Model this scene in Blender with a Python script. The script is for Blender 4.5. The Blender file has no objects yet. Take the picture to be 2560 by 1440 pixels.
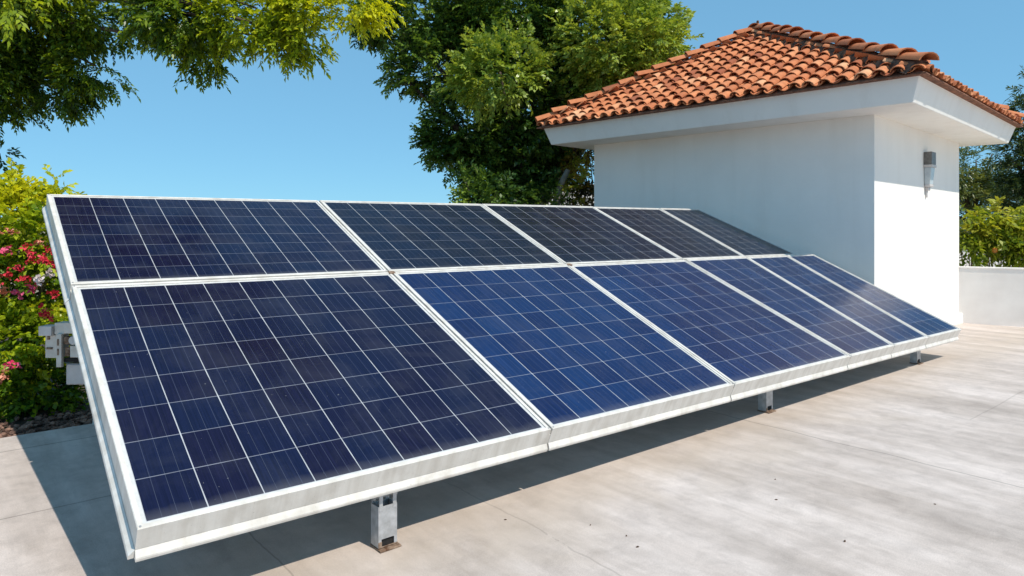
import bpy, bmesh, math, random
import numpy as np
from mathutils import Vector, Matrix
random.seed(7)
rng = np.random.default_rng(7)
S = bpy.context.scene
COL = S.collection
R = math.radians

# ------------------------------------------------------------------ camera
F, YH, CX = 1692.3, 567.5, 1280.0          # focal length and horizon for a 2560 px wide picture
EYE = Vector((0, 0, 1.5))
cam = bpy.data.cameras.new('camera')
camo = bpy.data.objects.new('camera', cam); COL.objects.link(camo)
camo.location = EYE; camo.rotation_euler = (R(90), 0, 0)
cam.sensor_width = 36; cam.lens = F / 2560 * 36
cam.shift_y = -(720 - YH) / 2560
cam.clip_start = 0.05; cam.clip_end = 3000
S.camera = camo

# ------------------------------------------------------------------ axes of the tilted array
A_ = Vector((0.76903, 0.63918, -0.00594)).normalized()
S_ = Vector((-0.58496, 0.70379, 0.40311)); S_ = (S_ - A_ * S_.dot(A_)).normalized()
N_ = A_.cross(S_)
O_ = Vector((-1.3442, 2.422, 0.4041))
AH = Vector((A_.x, A_.y, 0)).normalized()
PH = Vector((-AH.y, AH.x, 0))

# ------------------------------------------------------------------ light
EL, PHI = R(55), R(8.5)
sh = -PH * math.cos(PHI) + AH * math.sin(PHI)
SUN = Vector((sh.x * math.cos(EL), sh.y * math.cos(EL), math.sin(EL)))
w = bpy.data.worlds.new('World'); S.world = w; w.use_nodes = True
nt = w.node_tree
sky = nt.nodes.new('ShaderNodeTexSky'); sky.sky_type = 'NISHITA'; sky.sun_disc = False
sky.sun_elevation = EL; sky.sun_rotation = math.atan2(SUN.x, SUN.y)
sky.air_density = 1.0; sky.dust_density = 0.0; sky.ozone_density = 10.0; sky.altitude = 3000
bg = nt.nodes['Background']; bg.inputs['Strength'].default_value = 0.14
gm = nt.nodes.new('ShaderNodeGamma'); gm.inputs['Gamma'].default_value = 0.33
nt.links.new(sky.outputs[0], gm.inputs['Color'])
wb = nt.nodes.new('ShaderNodeMix'); wb.data_type = 'RGBA'; wb.blend_type = 'MULTIPLY'
wb.inputs[0].default_value = 1.0; wb.inputs[7].default_value = (0.82, 1.50, 1.82, 1)     # camera white balance of the sky
nt.links.new(gm.outputs[0], wb.inputs[6]); nt.links.new(wb.outputs[2], bg.inputs['Color'])
sl = bpy.data.lights.new('sun', 'SUN'); sl.energy = 2.45; sl.angle = R(0.53); sl.color = (1.0, 0.94, 0.84)
so = bpy.data.objects.new('sun', sl); COL.objects.link(so)
so.rotation_euler = (-SUN).to_track_quat('-Z', 'Y').to_euler()
S.view_settings.view_transform = 'Standard'; S.view_settings.look = 'None'
S.view_settings.exposure = 0.86; S.view_settings.gamma = 1.0

# ------------------------------------------------------------------ helpers
def at(px, py, Y, dz=0):
    return Vector(((px - CX) / F * Y, Y, 1.5 + (YH - py) / F * Y + dz))

def tag(o, label=None, cat=None, group=None, kind=None):
    if label: o['label'] = label
    if cat: o['category'] = cat
    if group: o['group'] = group
    if kind: o['kind'] = kind
    return o

def empty(name, loc=(0, 0, 0), mat=None):
    o = bpy.data.objects.new(name, None); COL.objects.link(o)
    o.empty_display_size = 0.1
    if mat is not None: o.matrix_world = mat
    else: o.location = loc
    return o

class MB:
    def __init__(s): s.v = []; s.f = []; s.m = []
    def add(s, verts, faces, mi=0):
        b = len(s.v); s.v += [tuple(v) for v in verts]
        s.f += [tuple(b + i for i in f) for f in faces]; s.m += [mi] * len(faces)
    def box(s, lo, hi, M=None, mi=0):
        x0, y0, z0 = lo; x1, y1, z1 = hi
        vs = [Vector(c) for c in ((x0,y0,z0),(x1,y0,z0),(x1,y1,z0),(x0,y1,z0),(x0,y0,z1),(x1,y0,z1),(x1,y1,z1),(x0,y1,z1))]
        if M is not None: vs = [M @ v for v in vs]
        s.add(vs, [(0,3,2,1),(4,5,6,7),(0,1,5,4),(1,2,6,5),(2,3,7,6),(3,0,4,7)], mi)
    def tube(s, pts, rad, n=8, mi=0):
        pts = [Vector(p) for p in pts]
        rings = []
        for i, p in enumerate(pts):
            t = (pts[min(i+1, len(pts)-1)] - pts[max(i-1, 0)]).normalized()
            x = t.orthogonal().normalized() if i == 0 else (px - t * px.dot(t)).normalized()
            px = x; y = t.cross(x); r = rad[i] if hasattr(rad, '__len__') else rad
            rings.append([p + (x * math.cos(k*2*math.pi/n) + y * math.sin(k*2*math.pi/n)) * r for k in range(n)])
        vs = [v for r_ in rings for v in r_]; fs = []
        for i in range(len(pts)-1):
            for k in range(n):
                fs.append((i*n+k, i*n+(k+1) % n, (i+1)*n+(k+1) % n, (i+1)*n+k))
        fs.append(tuple(range(n))[::-1]); fs.append(tuple((len(pts)-1)*n + k for k in range(n)))
        s.add(vs, fs, mi)
    def build(s, name, mats, parent=None, smooth=False, bevel=0, seg=1):
        me = bpy.data.meshes.new(name); me.from_pydata(s.v, [], s.f)
        for m in (mats if isinstance(mats, (list, tuple)) else [mats]): me.materials.append(m)
        me.polygons.foreach_set('material_index', s.m)
        if smooth: me.polygons.foreach_set('use_smooth', [True] * len(s.f))
        me.update()
        o = bpy.data.objects.new(name, me); COL.objects.link(o)
        if parent is not None: o.parent = parent
        if bevel:
            b = o.modifiers.new('bevel', 'BEVEL'); b.width = bevel; b.segments = seg; b.limit_method = 'ANGLE'
        return o

# ------------------------------------------------------------------ materials
def nmat(name):
    m = bpy.data.materials.new(name); m.use_nodes = True
    return m, m.node_tree, m.node_tree.nodes['Principled BSDF']
def nd(t, kind, **kw):
    n = t.nodes.new(kind)
    for k, v in kw.items(): setattr(n, k, v)
    return n
def ramp(t, src, stops):
    r = nd(t, 'ShaderNodeValToRGB'); t.links.new(src, r.inputs[0])
    el = r.color_ramp.elements
    while len(el) < len(stops): el.new(0.5)
    for e, (p, c) in zip(el, stops):
        e.position = p; e.color = (*c, 1) if len(c) == 3 else c
    return r.outputs[0]
def noise(t, vec, scale, detail=6, rough=0.55, dist=0):
    n = nd(t, 'ShaderNodeTexNoise'); n.inputs['Scale'].default_value = scale; n.inputs['Detail'].default_value = detail
    n.inputs['Roughness'].default_value = rough; n.inputs['Distortion'].default_value = dist
    if vec is not None: t.links.new(vec, n.inputs['Vector'])
    return n.outputs['Fac']
def coords(t, which='Object', scale=(1, 1, 1), rot=(0, 0, 0)):
    c = nd(t, 'ShaderNodeTexCoord'); m = nd(t, 'ShaderNodeMapping'); m.inputs['Scale'].default_value = scale
    m.inputs['Rotation'].default_value = rot
    t.links.new(c.outputs[which], m.inputs['Vector']); return m.outputs['Vector']
def math_(t, op, a, b=None, c=None):
    n = nd(t, 'ShaderNodeMath', operation=op)
    for i, v in enumerate((a, b, c)):
        if v is None: continue
        if isinstance(v, (int, float)): n.inputs[i].default_value = v
        else: t.links.new(v, n.inputs[i])
    return n.outputs[0]
def mixc(t, fac, a, b, mode='MIX'):
    n = nd(t, 'ShaderNodeMix', data_type='RGBA', blend_type=mode)
    for i, v in ((0, fac), (6, a), (7, b)):
        if isinstance(v, (int, float)): n.inputs[i].default_value = v
        elif isinstance(v, tuple): n.inputs[i].default_value = (*v, 1)
        else: t.links.new(v, n.inputs[i])
    return n.outputs[2]
def bump(t, p, h, strength, dist):
    b = nd(t, 'ShaderNodeBump'); b.inputs['Strength'].default_value = strength; b.inputs['Distance'].default_value = dist
    t.links.new(h, b.inputs['Height']); t.links.new(b.outputs[0], p.inputs['Normal'])

def simple(name, c1, c2, scale=6, rough=0.5, metal=0.0, bmp=0.0, bscale=None, detail=6, lo=0.35, hi=0.68, stretch=(1, 1, 1)):
    m, t, p = nmat(name); v = coords(t, 'Object', stretch)
    t.links.new(ramp(t, noise(t, v, scale, detail), [(lo, c1), (hi, c2)]), p.inputs['Base Color'])
    p.inputs['Roughness'].default_value = rough; p.inputs['Metallic'].default_value = metal
    if bmp: bump(t, p, noise(t, v, bscale or scale * 8, 5), bmp, 0.01)
    return m

def frame_material():
    m, t, p = nmat('white_aluminium'); v = coords(t)
    c = ramp(t, noise(t, v, 6, 7, .62), [(.28, (.60, .555, .50)), (.55, (.76, .72, .665))])
    runs = noise(t, coords(t, 'Object', (14, 14, 1.2)), 1.0, 5, .6)
    c = mixc(t, .6, c, ramp(t, runs, [(.32, (.72, .69, .64)), (.58, (1, 1, 1))]), 'MULTIPLY')
    sp = noise(t, v, 95, 3, .6)
    c = mixc(t, ramp(t, sp, [(.66, (0, 0, 0)), (.72, (.5, .5, .5))]), c, (.36, .31, .25))
    t.links.new(c, p.inputs['Base Color']); p.inputs['Roughness'].default_value = .38
    bump(t, p, noise(t, v, 90, 5), .05, .01)
    return m
M_frame = frame_material()
M_back = simple('backsheet', (.55, .54, .52), (.66, .65, .63), 25, .3)
def stucco(name, hi, stain, amount):
    m, t, p = nmat(name); v = coords(t)
    n = noise(t, v, 1.1, 7, .6, .4)
    c = ramp(t, n, [(.30, tuple(x*.955 for x in hi)), (.60, hi)])
    runs = noise(t, coords(t, 'Object', (3.2, 3.2, .28)), 1.0, 7, .62, .2)
    c = mixc(t, math_(t, 'MULTIPLY', ramp(t, runs, [(.50, (0, 0, 0)), (.78, (1, 1, 1))]), amount), c, stain)
    t.links.new(c, p.inputs['Base Color']); p.inputs['Roughness'].default_value = .85
    h = math_(t, 'ADD', noise(t, v, 120, 5), math_(t, 'MULTIPLY', noise(t, v, 9, 5, .6), 1.6))
    bump(t, p, h, .22, .012)
    return m
M_stucco = stucco('white_stucco', (.915, .875, .815), (.68, .63, .55), .20)
M_eave = stucco('white_eave_paint', (.91, .875, .815), (.64, .58, .50), .30)
M_lowwall = simple('garden_wall_paint', (.77, .725, .685), (.85, .81, .77), 2.5, .85, 0, .2, 90)
M_steel = simple('galvanised_steel', (.36, .36, .36), (.56, .56, .57), 22, .45, .35, .06, 120)
M_rust = simple('rusty_steel', (.10, .045, .02), (.34, .24, .17), 40, .8, .1, .2, 150)
M_shade = simple('painted_shade', (.01, .009, .008), (.025, .02, .018), 30, .9)  # near-black colour that paints shade in openings and under boxes
M_beige = simple('beige_plastic', (.56, .50, .43), (.70, .66, .60), 12, .55)
M_cab = simple('grey_white_cabinet', (.52, .48, .46), (.66, .62, .60), 9, .5)
M_bronze = simple('dark_bronze', (.13, .12, .11), (.21, .20, .19), 25, .45, .3)
M_glass = simple('frosted_glass', (.46, .50, .52), (.56, .60, .61), 14, .25)
M_bark = simple('bark', (.045, .032, .022), (.14, .10, .07), 14, .95, 0, .7, 30, stretch=(1, 1, .25))
M_stem = simple('pale_stem', (.20, .14, .09), (.40, .30, .21), 20, .9, 0, .4, 50, stretch=(1, 1, .3))
M_mortar = simple('weathered_mortar', (.045, .026, .018), (.25, .135, .085), 14, .95, 0, .8, 40)
M_under = simple('roof_bed', (.12, .050, .028), (.30, .125, .070), 14, .95)
M_soil = simple('garden_soil', (.035, .022, .016), (.11, .075, .05), 5, .95, 0, .5, 30)
M_farground = simple('dry_ground', (.22, .185, .12), (.36, .30, .21), .35, .95)
M_speck = simple('dead_leaf', (.03, .018, .01), (.11, .06, .03), 30, .9)

# concrete of the terrace: object x runs along the array, y up to its back
def concrete():
    m, t, p = nmat('brushed_concrete')
    v = coords(t)
    streak = noise(t, coords(t, 'Object', (1.9, .42, 1), (0, 0, R(7))), 1.0, 8, .60, .35)
    broad = noise(t, coords(t, 'Object', (.50, .34, 1), (0, 0, R(7))), 1.3, 6, .55, .6)
    fine = noise(t, coords(t, 'Object', (24, 5, 1), (0, 0, R(7))), 1.0, 6, .65)
    mott = noise(t, v, 5.5, 8, .68, .3)
    grain = noise(t, v, 170, 3, .6)
    blot = noise(t, v, 1.7, 6, .6, .6)
    c = ramp(t, streak, [(.31, (.47, .402, .362)), (.47, (.58, .497, .450)), (.60, (.69, .600, .552))])
    b = ramp(t, broad, [(.36, (.80, .775, .745)), (.60, (1, 1, 1))])
    c = mixc(t, .75, c, b, 'MULTIPLY')
    c = mixc(t, .70, c, ramp(t, mott, [(.32, (.74, .735, .73)), (.58, (1.05, 1.05, 1.05))]), 'MULTIPLY')
    str2 = noise(t, coords(t, 'Object', (6.5, .38, 1), (0, 0, R(7))), 1.0, 7, .62, .3)
    c = mixc(t, .55, c, ramp(t, str2, [(.34, (.80, .79, .775)), (.56, (1.03, 1.03, 1.03))]), 'MULTIPLY')
    c = mixc(t, .24, c, ramp(t, fine, [(.28, (.74, .73, .72)), (.62, (1.05, 1.05, 1.05))]), 'MULTIPLY')
    c = mixc(t, .60, c, ramp(t, grain, [(.3, (.70, .70, .70)), (.65, (1.09, 1.09, 1.09))]), 'MULTIPLY')
    # tan run-off staining near the front edge of the array
    sx = nd(t, 'ShaderNodeSeparateXYZ'); t.links.new(v, sx.inputs[0])
    d = math_(t, 'ADD', sx.outputs[1], math_(t, 'MULTIPLY', math_(t, 'SUBTRACT', blot, .5), 1.6))
    band = math_(t, 'SUBTRACT', 1.0, math_(t, 'MULTIPLY', math_(t, 'ABSOLUTE', math_(t, 'SUBTRACT', d, .1)), 1.5))
    band = math_(t, 'MAXIMUM', band, 0.0)
    c = mixc(t, math_(t, 'MULTIPLY', band, .42), c, (.47, .375, .285), 'MIX')
    # joints and cracks: thin dark wandering lines
    wob = math_(t, 'MULTIPLY', math_(t, 'SUBTRACT', noise(t, v, 1.4, 5), .5), .10)
    def line(coord, pos, half, wobble=1.0):
        q = math_(t, 'ADD', coord, math_(t, 'MULTIPLY', wob, wobble))
        return math_(t, 'LESS_THAN', math_(t, 'ABSOLUTE', math_(t, 'SUBTRACT', q, pos)), half)
    brk = math_(t, 'GREATER_THAN', noise(t, v, 2.2, 4), .40)
    l = math_(t, 'MULTIPLY', line(sx.outputs[0], 4.24, .0045), 1.0)
    l = math_(t, 'MAXIMUM', l, math_(t, 'MULTIPLY', line(sx.outputs[0], 1.72, .006, 2.0), math_(t, 'MULTIPLY', brk, .35)))
    l = math_(t, 'MAXIMUM', l, math_(t, 'MULTIPLY', line(sx.outputs[0], .62, .004, .7), .6))
    l = math_(t, 'MAXIMUM', l, math_(t, 'MULTIPLY', line(sx.outputs[0], 7.3, .005), .4))
    l = math_(t, 'MAXIMUM', l, math_(t, 'MULTIPLY', line(sx.outputs[1], 1.62, .007, .25), .7))
    l = math_(t, 'MAXIMUM', l, math_(t, 'MULTIPLY', line(sx.outputs[1], 2.92, .009, .2), .75))
    l = math_(t, 'MAXIMUM', l, math_(t, 'MULTIPLY', line(sx.outputs[1], -.95, .005, .4), math_(t, 'MULTIPLY', math_(t, 'GREATER_THAN', sx.outputs[0], 5.6), .4)))
    c = mixc(t, math_(t, 'MULTIPLY', l, .62), c, (.10, .085, .07))
    t.links.new(c, p.inputs['Base Color'])
    p.inputs['Roughness'].default_value = .8
    hgt = math_(t, 'SUBTRACT', math_(t, 'ADD', math_(t, 'MULTIPLY', grain, .35), fine), math_(t, 'MULTIPLY', l, .15))
    bump(t, p, hgt, .18, .004)
    return m
M_deck = concrete()

def cell_material(name, dark, mid, light):
    m, t, p = nmat(name)
    uv = nd(t, 'ShaderNodeUVMap'); sp = nd(t, 'ShaderNodeSeparateXYZ'); t.links.new(uv.outputs[0], sp.inputs[0])
    u, v = sp.outputs[0], sp.outputs[1]
    oi = nd(t, 'ShaderNodeObjectInfo')
    fu = math_(t, 'FRACT', u); fv = math_(t, 'FRACT', v)
    du = math_(t, 'MINIMUM', fu, math_(t, 'SUBTRACT', 1.0, fu)); dv = math_(t, 'MINIMUM', fv, math_(t, 'SUBTRACT', 1.0, fv))
    vary = noise(t, uv.outputs[0], 1.6, 3)
    gu = math_(t, 'LESS_THAN', du, math_(t, 'MULTIPLY_ADD', vary, .009, .0060))
    gv = math_(t, 'LESS_THAN', dv, .0095)
    fb = math_(t, 'FRACT', math_(t, 'MULTIPLY', fu, 4.0))
    db = math_(t, 'MINIMUM', fb, math_(t, 'SUBTRACT', 1.0, fb))
    bus = math_(t, 'LESS_THAN', db, .020)
    cv = nd(t, 'ShaderNodeCombineXYZ')
    t.links.new(math_(t, 'FLOOR', u), cv.inputs[0]); t.links.new(math_(t, 'FLOOR', v), cv.inputs[1])
    t.links.new(math_(t, 'MULTIPLY', oi.outputs['Random'], 57.0), cv.inputs[2])
    wn = nd(t, 'ShaderNodeTexWhiteNoise', noise_dimensions='3D'); t.links.new(cv.outputs[0], wn.inputs['Vector'])
    cell = ramp(t, wn.outputs['Value'], [(0, dark), (.5, mid), (1, light)])
    # fine finger lines and crystal streaks run up the slope
    ms = nd(t, 'ShaderNodeMapping'); ms.inputs['Scale'].default_value = (26, .55, 1); t.links.new(uv.outputs[0], ms.inputs[0])
    st = noise(t, ms.outputs[0], 1.0, 5, .7)
    cell = mixc(t, .75, cell, ramp(t, st, [(.32, (.55, .55, .58)), (.66, (1.5, 1.5, 1.45))]), 'MULTIPLY')
    dust = noise(t, uv.outputs[0], .7, 6, .6, .5)
    cell = mixc(t, ramp(t, dust, [(.45, (0, 0, 0)), (.8, (.06, .06, .06))]), cell, (.30, .30, .31))
    lum = math_(t, 'MULTIPLY_ADD', vary, .5, .16)
    low = math_(t, 'MAXIMUM', math_(t, 'SUBTRACT', 1.0, math_(t, 'MULTIPLY', v, math_(t, 'MULTIPLY_ADD', vary, 6.0, 1.2))), 0.0)
    cell = mixc(t, math_(t, 'MULTIPLY', low, .16), cell, (.30, .29, .28))      # grime settled along the lower edge
    spots = noise(t, uv.outputs[0], 11, 2, .5)
    cell = mixc(t, ramp(t, spots, [(.735, (0, 0, 0)), (.76, (.22, .22, .22))]), cell, (.42, .42, .40))
    c = mixc(t, math_(t, 'MULTIPLY', bus, .30), cell, (.13, .15, .21))
    c = mixc(t, math_(t, 'MULTIPLY', gv, math_(t, 'MULTIPLY', lum, 1.0)), c, (.42, .44, .50))
    c = mixc(t, math_(t, 'MULTIPLY', gu, math_(t, 'ADD', lum, .25)), c, (.62, .63, .64))
    t.links.new(c, p.inputs['Base Color'])
    p.inputs['Roughness'].default_value = .09
    p.inputs['IOR'].default_value = 1.31
    rr = ramp(t, dust, [(.3, (.20, .20, .20)), (.8, (.36, .36, .36))])
    t.links.new(rr, p.inputs['Roughness'])
    return m
M_cells = cell_material('navy_solar_cells', (.0072, .0058, .024), (.0066, .0072, .029), (.0060, .0092, .034))
M_cells_sky_tint = cell_material('sky_tinted_solar_cells', (.0066, .0150, .064), (.0068, .0195, .078), (.0074, .0250, .092))  # sky reflection on the lower panels put into the cell colour
M_cells_house_tint = cell_material('house_tinted_solar_cells', (.0060, .0060, .0170), (.0058, .0068, .0215), (.0056, .0082, .0260))  # cell colour darkened for the house reflected in the upper panels

def tile_material():
    m, t, p = nmat('terracotta')
    at_ = nd(t, 'ShaderNodeAttribute', attribute_name='tint'); v = coords(t)
    c = ramp(t, at_.outputs['Fac'], [(0, (.32, .090, .036)), (.35, (.53, .175, .066)), (.7, (.64, .24, .098)), (1, (.72, .38, .20))])
    n1 = noise(t, v, 9, 7, .65)
    c = mixc(t, .65, c, ramp(t, n1, [(.3, (.66, .56, .50)), (.55, (1.05, 1.05, 1.05))]), 'MULTIPLY')
    n2 = noise(t, v, 2.1, 5, .6)
    c = mixc(t, ramp(t, n2, [(.55, (0, 0, 0)), (.75, (.35, .35, .35))]), c, (.16, .10, .07))
    t.links.new(c, p.inputs['Base Color']); p.inputs['Roughness'].default_value = .85
    bump(t, p, noise(t, v, 60, 5), .35, .008)
    return m
M_tile = tile_material()

def leaf_material(name, stops, trans=.35, gloss=.35):
    m, t, p = nmat(name)
    a = nd(t, 'ShaderNodeAttribute', attribute_name='tint')
    c = ramp(t, a.outputs['Fac'], stops)
    t.links.new(c, p.inputs['Base Color']); p.inputs['Roughness'].default_value = gloss
    p.inputs['Specular IOR Level'].default_value = .4
    tr = nd(t, 'ShaderNodeBsdfTranslucent'); 
    t.links.new(mixc(t, 1.0, c, (1.35, 1.25, .55), 'MULTIPLY'), tr.inputs['Color'])
    mx = nd(t, 'ShaderNodeMixShader'); mx.inputs[0].default_value = trans
    t.links.new(p.outputs[0], mx.inputs[1]); t.links.new(tr.outputs[0], mx.inputs[2])
    t.links.new(mx.outputs[0], t.nodes['Material Output'].inputs['Surface'])
    return m
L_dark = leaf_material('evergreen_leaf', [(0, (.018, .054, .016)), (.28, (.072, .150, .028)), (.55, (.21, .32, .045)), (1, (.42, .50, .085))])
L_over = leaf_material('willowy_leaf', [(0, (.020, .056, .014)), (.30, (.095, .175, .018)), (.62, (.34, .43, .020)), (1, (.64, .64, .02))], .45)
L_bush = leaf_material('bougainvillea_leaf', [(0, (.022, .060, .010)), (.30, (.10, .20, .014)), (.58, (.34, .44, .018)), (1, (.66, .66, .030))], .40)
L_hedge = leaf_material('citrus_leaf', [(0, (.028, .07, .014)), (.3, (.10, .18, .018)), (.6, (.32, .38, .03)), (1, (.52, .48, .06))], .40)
L_rust = leaf_material('autumn_leaf', [(0, (.02, .03, .01)), (.4, (.05, .06, .015)), (.75, (.30, .18, .03)), (1, (.36, .38, .04))], .35)
L_far = leaf_material('grey_green_leaf', [(0, (.024, .045, .018)), (.35, (.075, .115, .032)), (.65, (.19, .22, .06)), (1, (.28, .28, .09))], .3)

def petal(name, c, c2):
    m, t, p = nmat(name); a = nd(t, 'ShaderNodeAttribute', attribute_name='tint')
    t.links.new(ramp(t, a.outputs['Fac'], [(0, c), (1, c2)]), p.inputs['Base Color']); p.inputs['Roughness'].default_value = .6
    return m
P_red = petal('red_petal', (.46, .008, .018), (.66, .03, .06))
P_pink = petal('pink_petal', (.60, .02, .10), (.72, .12, .24))
P_white = petal('white_petal', (.62, .50, .50), (.78, .72, .70))
P_salmon = petal('salmon_petal', (.60, .14, .07), (.70, .34, .22))

# ------------------------------------------------------------------ foliage
def leaf_mesh(name, mat, org, dirs, tint, parent, n=9, L=.4, leaf=.11, width=.035, droop=.35, spread=.8, round_=False, twig=.0035):
    """sprays of n leaves: one shoot per origin, leaves alternate along it"""
    N = len(org)
    d = dirs / np.linalg.norm(dirs, axis=1, keepdims=True)
    upv = np.array([0, 0, 1.0])
    side = np.cross(d, upv + rng.normal(0, .35, (N, 3))); side /= np.linalg.norm(side, axis=1, keepdims=True) + 1e-9
    nor = np.cross(side, d)
    Ls = L * rng.uniform(.6, 1.25, N)
    V = np.empty((N, n, 4, 3)); T = np.empty((N, n))
    for k in range(n):
        f = (k + .6) / n
        ps = org + d * (Ls * f)[:, None] - upv * (droop * Ls * f * f)[:, None]
        sg = 1 if k % 2 else -1
        if k == n - 1: sg = 0
        ld = d + side * (sg * spread * rng.uniform(.6, 1.3, N))[:, None] + nor * rng.normal(.05, .35, N)[:, None] - upv * (droop * 1.3 * f + .1)
        ld += rng.normal(0, .22, (N, 3)); ld /= np.linalg.norm(ld, axis=1, keepdims=True)
        wv = np.cross(ld, nor + rng.normal(0, .45, (N, 3))); wv /= np.linalg.norm(wv, axis=1, keepdims=True) + 1e-9
        ln = leaf * rng.uniform(.5, 1.4, N) * (1.0 - .25 * f); wd = width * rng.uniform(.75, 1.2, N)
        fn = np.cross(wv, ld)
        mid = .55 if round_ else .42
        V[:, k, 0] = ps
        V[:, k, 1] = ps + ld * (ln * mid)[:, None] + wv * wd[:, None] * .5 + fn * (wd * .22)[:, None]
        V[:, k, 2] = ps + ld * ln[:, None] - upv * (ln * .10)[:, None]
        V[:, k, 3] = ps + ld * (ln * mid)[:, None] - wv * wd[:, None] * .5 + fn * (wd * .22)[:, None]
        T[:, k] = tint + rng.normal(0, .10, N) + .10 * (f - .5)
    if twig:
        tipp = org + d * Ls[:, None] - upv * (droop * Ls)[:, None]; wv = side * twig
        W = np.stack([org - wv, tipp - wv*.4, tipp + wv*.4, org + wv], 1)[:, None]
        V = np.concatenate([V, W], 1); T = np.concatenate([T, np.full((N, 1), .02)], 1); n += 1
    nv = N * n * 4
    me = bpy.data.meshes.new(name)
    me.vertices.add(nv); me.vertices.foreach_set('co', V.reshape(-1).astype(np.float32))
    me.loops.add(nv); me.loops.foreach_set('vertex_index', np.arange(nv, dtype=np.int32))
    me.polygons.add(N * n); me.polygons.foreach_set('loop_start', np.arange(0, nv, 4, dtype=np.int32))
    me.update(calc_edges=True)
    a = me.attributes.new('tint', 'FLOAT', 'FACE'); a.data.foreach_set('value', np.clip(T, 0, 1).reshape(-1).astype(np.float32))
    me.materials.append(mat)
    o = bpy.data.objects.new(name, me); COL.objects.link(o); o.parent = parent
    return o

def fill_blobs(blobs, density, base=Vector((0, 0, 0)), shell=.55, updir=.25):
    """blobs: (centre, (rx,ry,rz), tint, weight). Returns spray origins, directions and tints relative to base."""
    O, D, T = [], [], []
    for c, r, tint, wt in blobs:
        r = np.array(r); n = max(6, int(density * wt * (r[0]*r[1] + r[1]*r[2] + r[0]*r[2]) / 3 * 4))
        g = rng.normal(size=(n, 3)); g /= np.linalg.norm(g, axis=1, keepdims=True)
        rad = shell + (1 - shell) * rng.uniform(0, 1, n) ** .7
        # sub-clumps give an uneven outline
        m = max(5, n // 26)
        cg = rng.normal(size=(m, 3)); cg /= np.linalg.norm(cg, axis=1, keepdims=True)
        idx = rng.integers(0, m, n); mixw = rng.uniform(.35, .85, n)[:, None]
        g2 = g * (1 - mixw) + cg[idx] * mixw; g2 /= np.linalg.norm(g2, axis=1, keepdims=True)
        cl = rng.normal(0, .10, m)[idx]
        O.append(np.array(c) - np.array(base) + g2 * r * (rad + rng.normal(0, .06, m)[idx])[:, None])
        D.append(g2 + np.array([0, 0, updir]) + rng.normal(0, .35, (n, 3)))
        T.append(tint + cl)
    return np.concatenate(O), np.concatenate(D), np.concatenate(T)

def limbs(mb, root, tips, r0, bend=.3, n=7):
    for tip, r1 in tips:
        tip = Vector(tip); a = Vector(root); L = (tip - a).length
        mid = a.lerp(tip, .5) + Vector((random.uniform(-1, 1), random.uniform(-1, 1), random.uniform(.2, 1))) * L * bend * .4
        pts = []
        for i in range(8):
            s = i / 7; pts.append(a * (1-s)**2 + mid * 2*s*(1-s) + tip * s*s)
        mb.tube(pts, [r0 * (1 - i/7) + r1 * (i/7) for i in range(8)], n)

# ------------------------------------------------------------------ ground, terrace
DECKM = Matrix(((AH.x, PH.x, 0, O_.x), (AH.y, PH.y, 0, O_.y), (0, 0, 1, 0), (0, 0, 0, 1)))
def tp(t, p, z=0): return DECKM @ Vector((t, p, z))
def deck_z(t): return -.045 * max(0.0, t - 8.8)

mb = MB(); g = 1500
mb.add([(-g, -g, -.62), (g, -g, -.62), (g, g, -.62), (-g, g, -.62)], [(0, 1, 2, 3)])
tag(mb.build('ground', M_farground), kind='structure')

mb = MB(); ts = [-26, -4, 0, 4, 8.8, 9.4, 10.2, 12, 14, 26]; BK = 3.30
top = []; 
for t in ts: top += [(t, -26, deck_z(t)), (t, BK, deck_z(t))]
n = len(top); mb.add(top + [(x, y, -.5 - .3) for x, y, z in top],
    [(2*i, 2*i+2, 2*i+3, 2*i+1) for i in range(len(ts)-1)] + [(2*i+1, 2*i+3, n+2*i+3, n+2*i+1) for i in range(len(ts)-1)] +
    [(2*i, n+2*i, n+2*i+2, 2*i+2) for i in range(len(ts)-1)] + [(0, 1, n+1, n), (n-2, 2*n-2, 2*n-1, n-1)])
deck = mb.build('terrace', M_deck); deck.matrix_world = DECKM
tag(deck, kind='structure')

mb = MB(); nx, ny = 60, 16
vs = []
for j in range(ny):
    for i in range(nx):
        vs.append((-9 + i*.3, BK + .004 + j*.42, -.055 + random.uniform(-.025, .03) + (.05 if j > 1 else 0)))
mb.add(vs, [(j*nx+i, j*nx+i+1, (j+1)*nx+i+1, (j+1)*nx+i) for j in range(ny-1) for i in range(nx-1)])
bed = mb.build('planting_bed', M_soil, smooth=True); bed.matrix_world = DECKM; tag(bed, kind='structure')

M_grav = simple('red_gravel', (.07, .035, .024), (.30, .17, .12), 9, .9, lo=.4, hi=.6)
def rocks(mb, pos, r):
    ph = random.uniform(0, 6.28); vs = []
    for z, k in ((-.5, .6), (.15, 1.0), (.7, .55)):
        for i in range(6):
            a = ph + i*math.pi/3; q = r * k * random.uniform(.75, 1.15)
            vs.append((pos[0] + q*math.cos(a), pos[1] + q*math.sin(a)*.8, pos[2] + r*z*random.uniform(.8, 1.1)))
    fs = [tuple(range(6))[::-1], tuple(range(12, 18))]
    for l in (0, 6):
        fs += [(l+i, l+(i+1) % 6, l+6+(i+1) % 6, l+6+i) for i in range(6)]
    mb.add(vs, fs)
mb = MB()
for i in range(2600):
    t = random.uniform(-2.6, 1.6); p = BK + .01 + abs(random.gauss(0, .28))
    rocks(mb, (t, p, -.02 + random.uniform(-.015, .02)), random.uniform(.008, .026))
gr = mb.build('gravel', M_grav); gr.matrix_world = DECKM
tag(gr, 'reddish brown gravel mulch strip along the terrace edge below the bush', 'gravel', kind='stuff')

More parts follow.
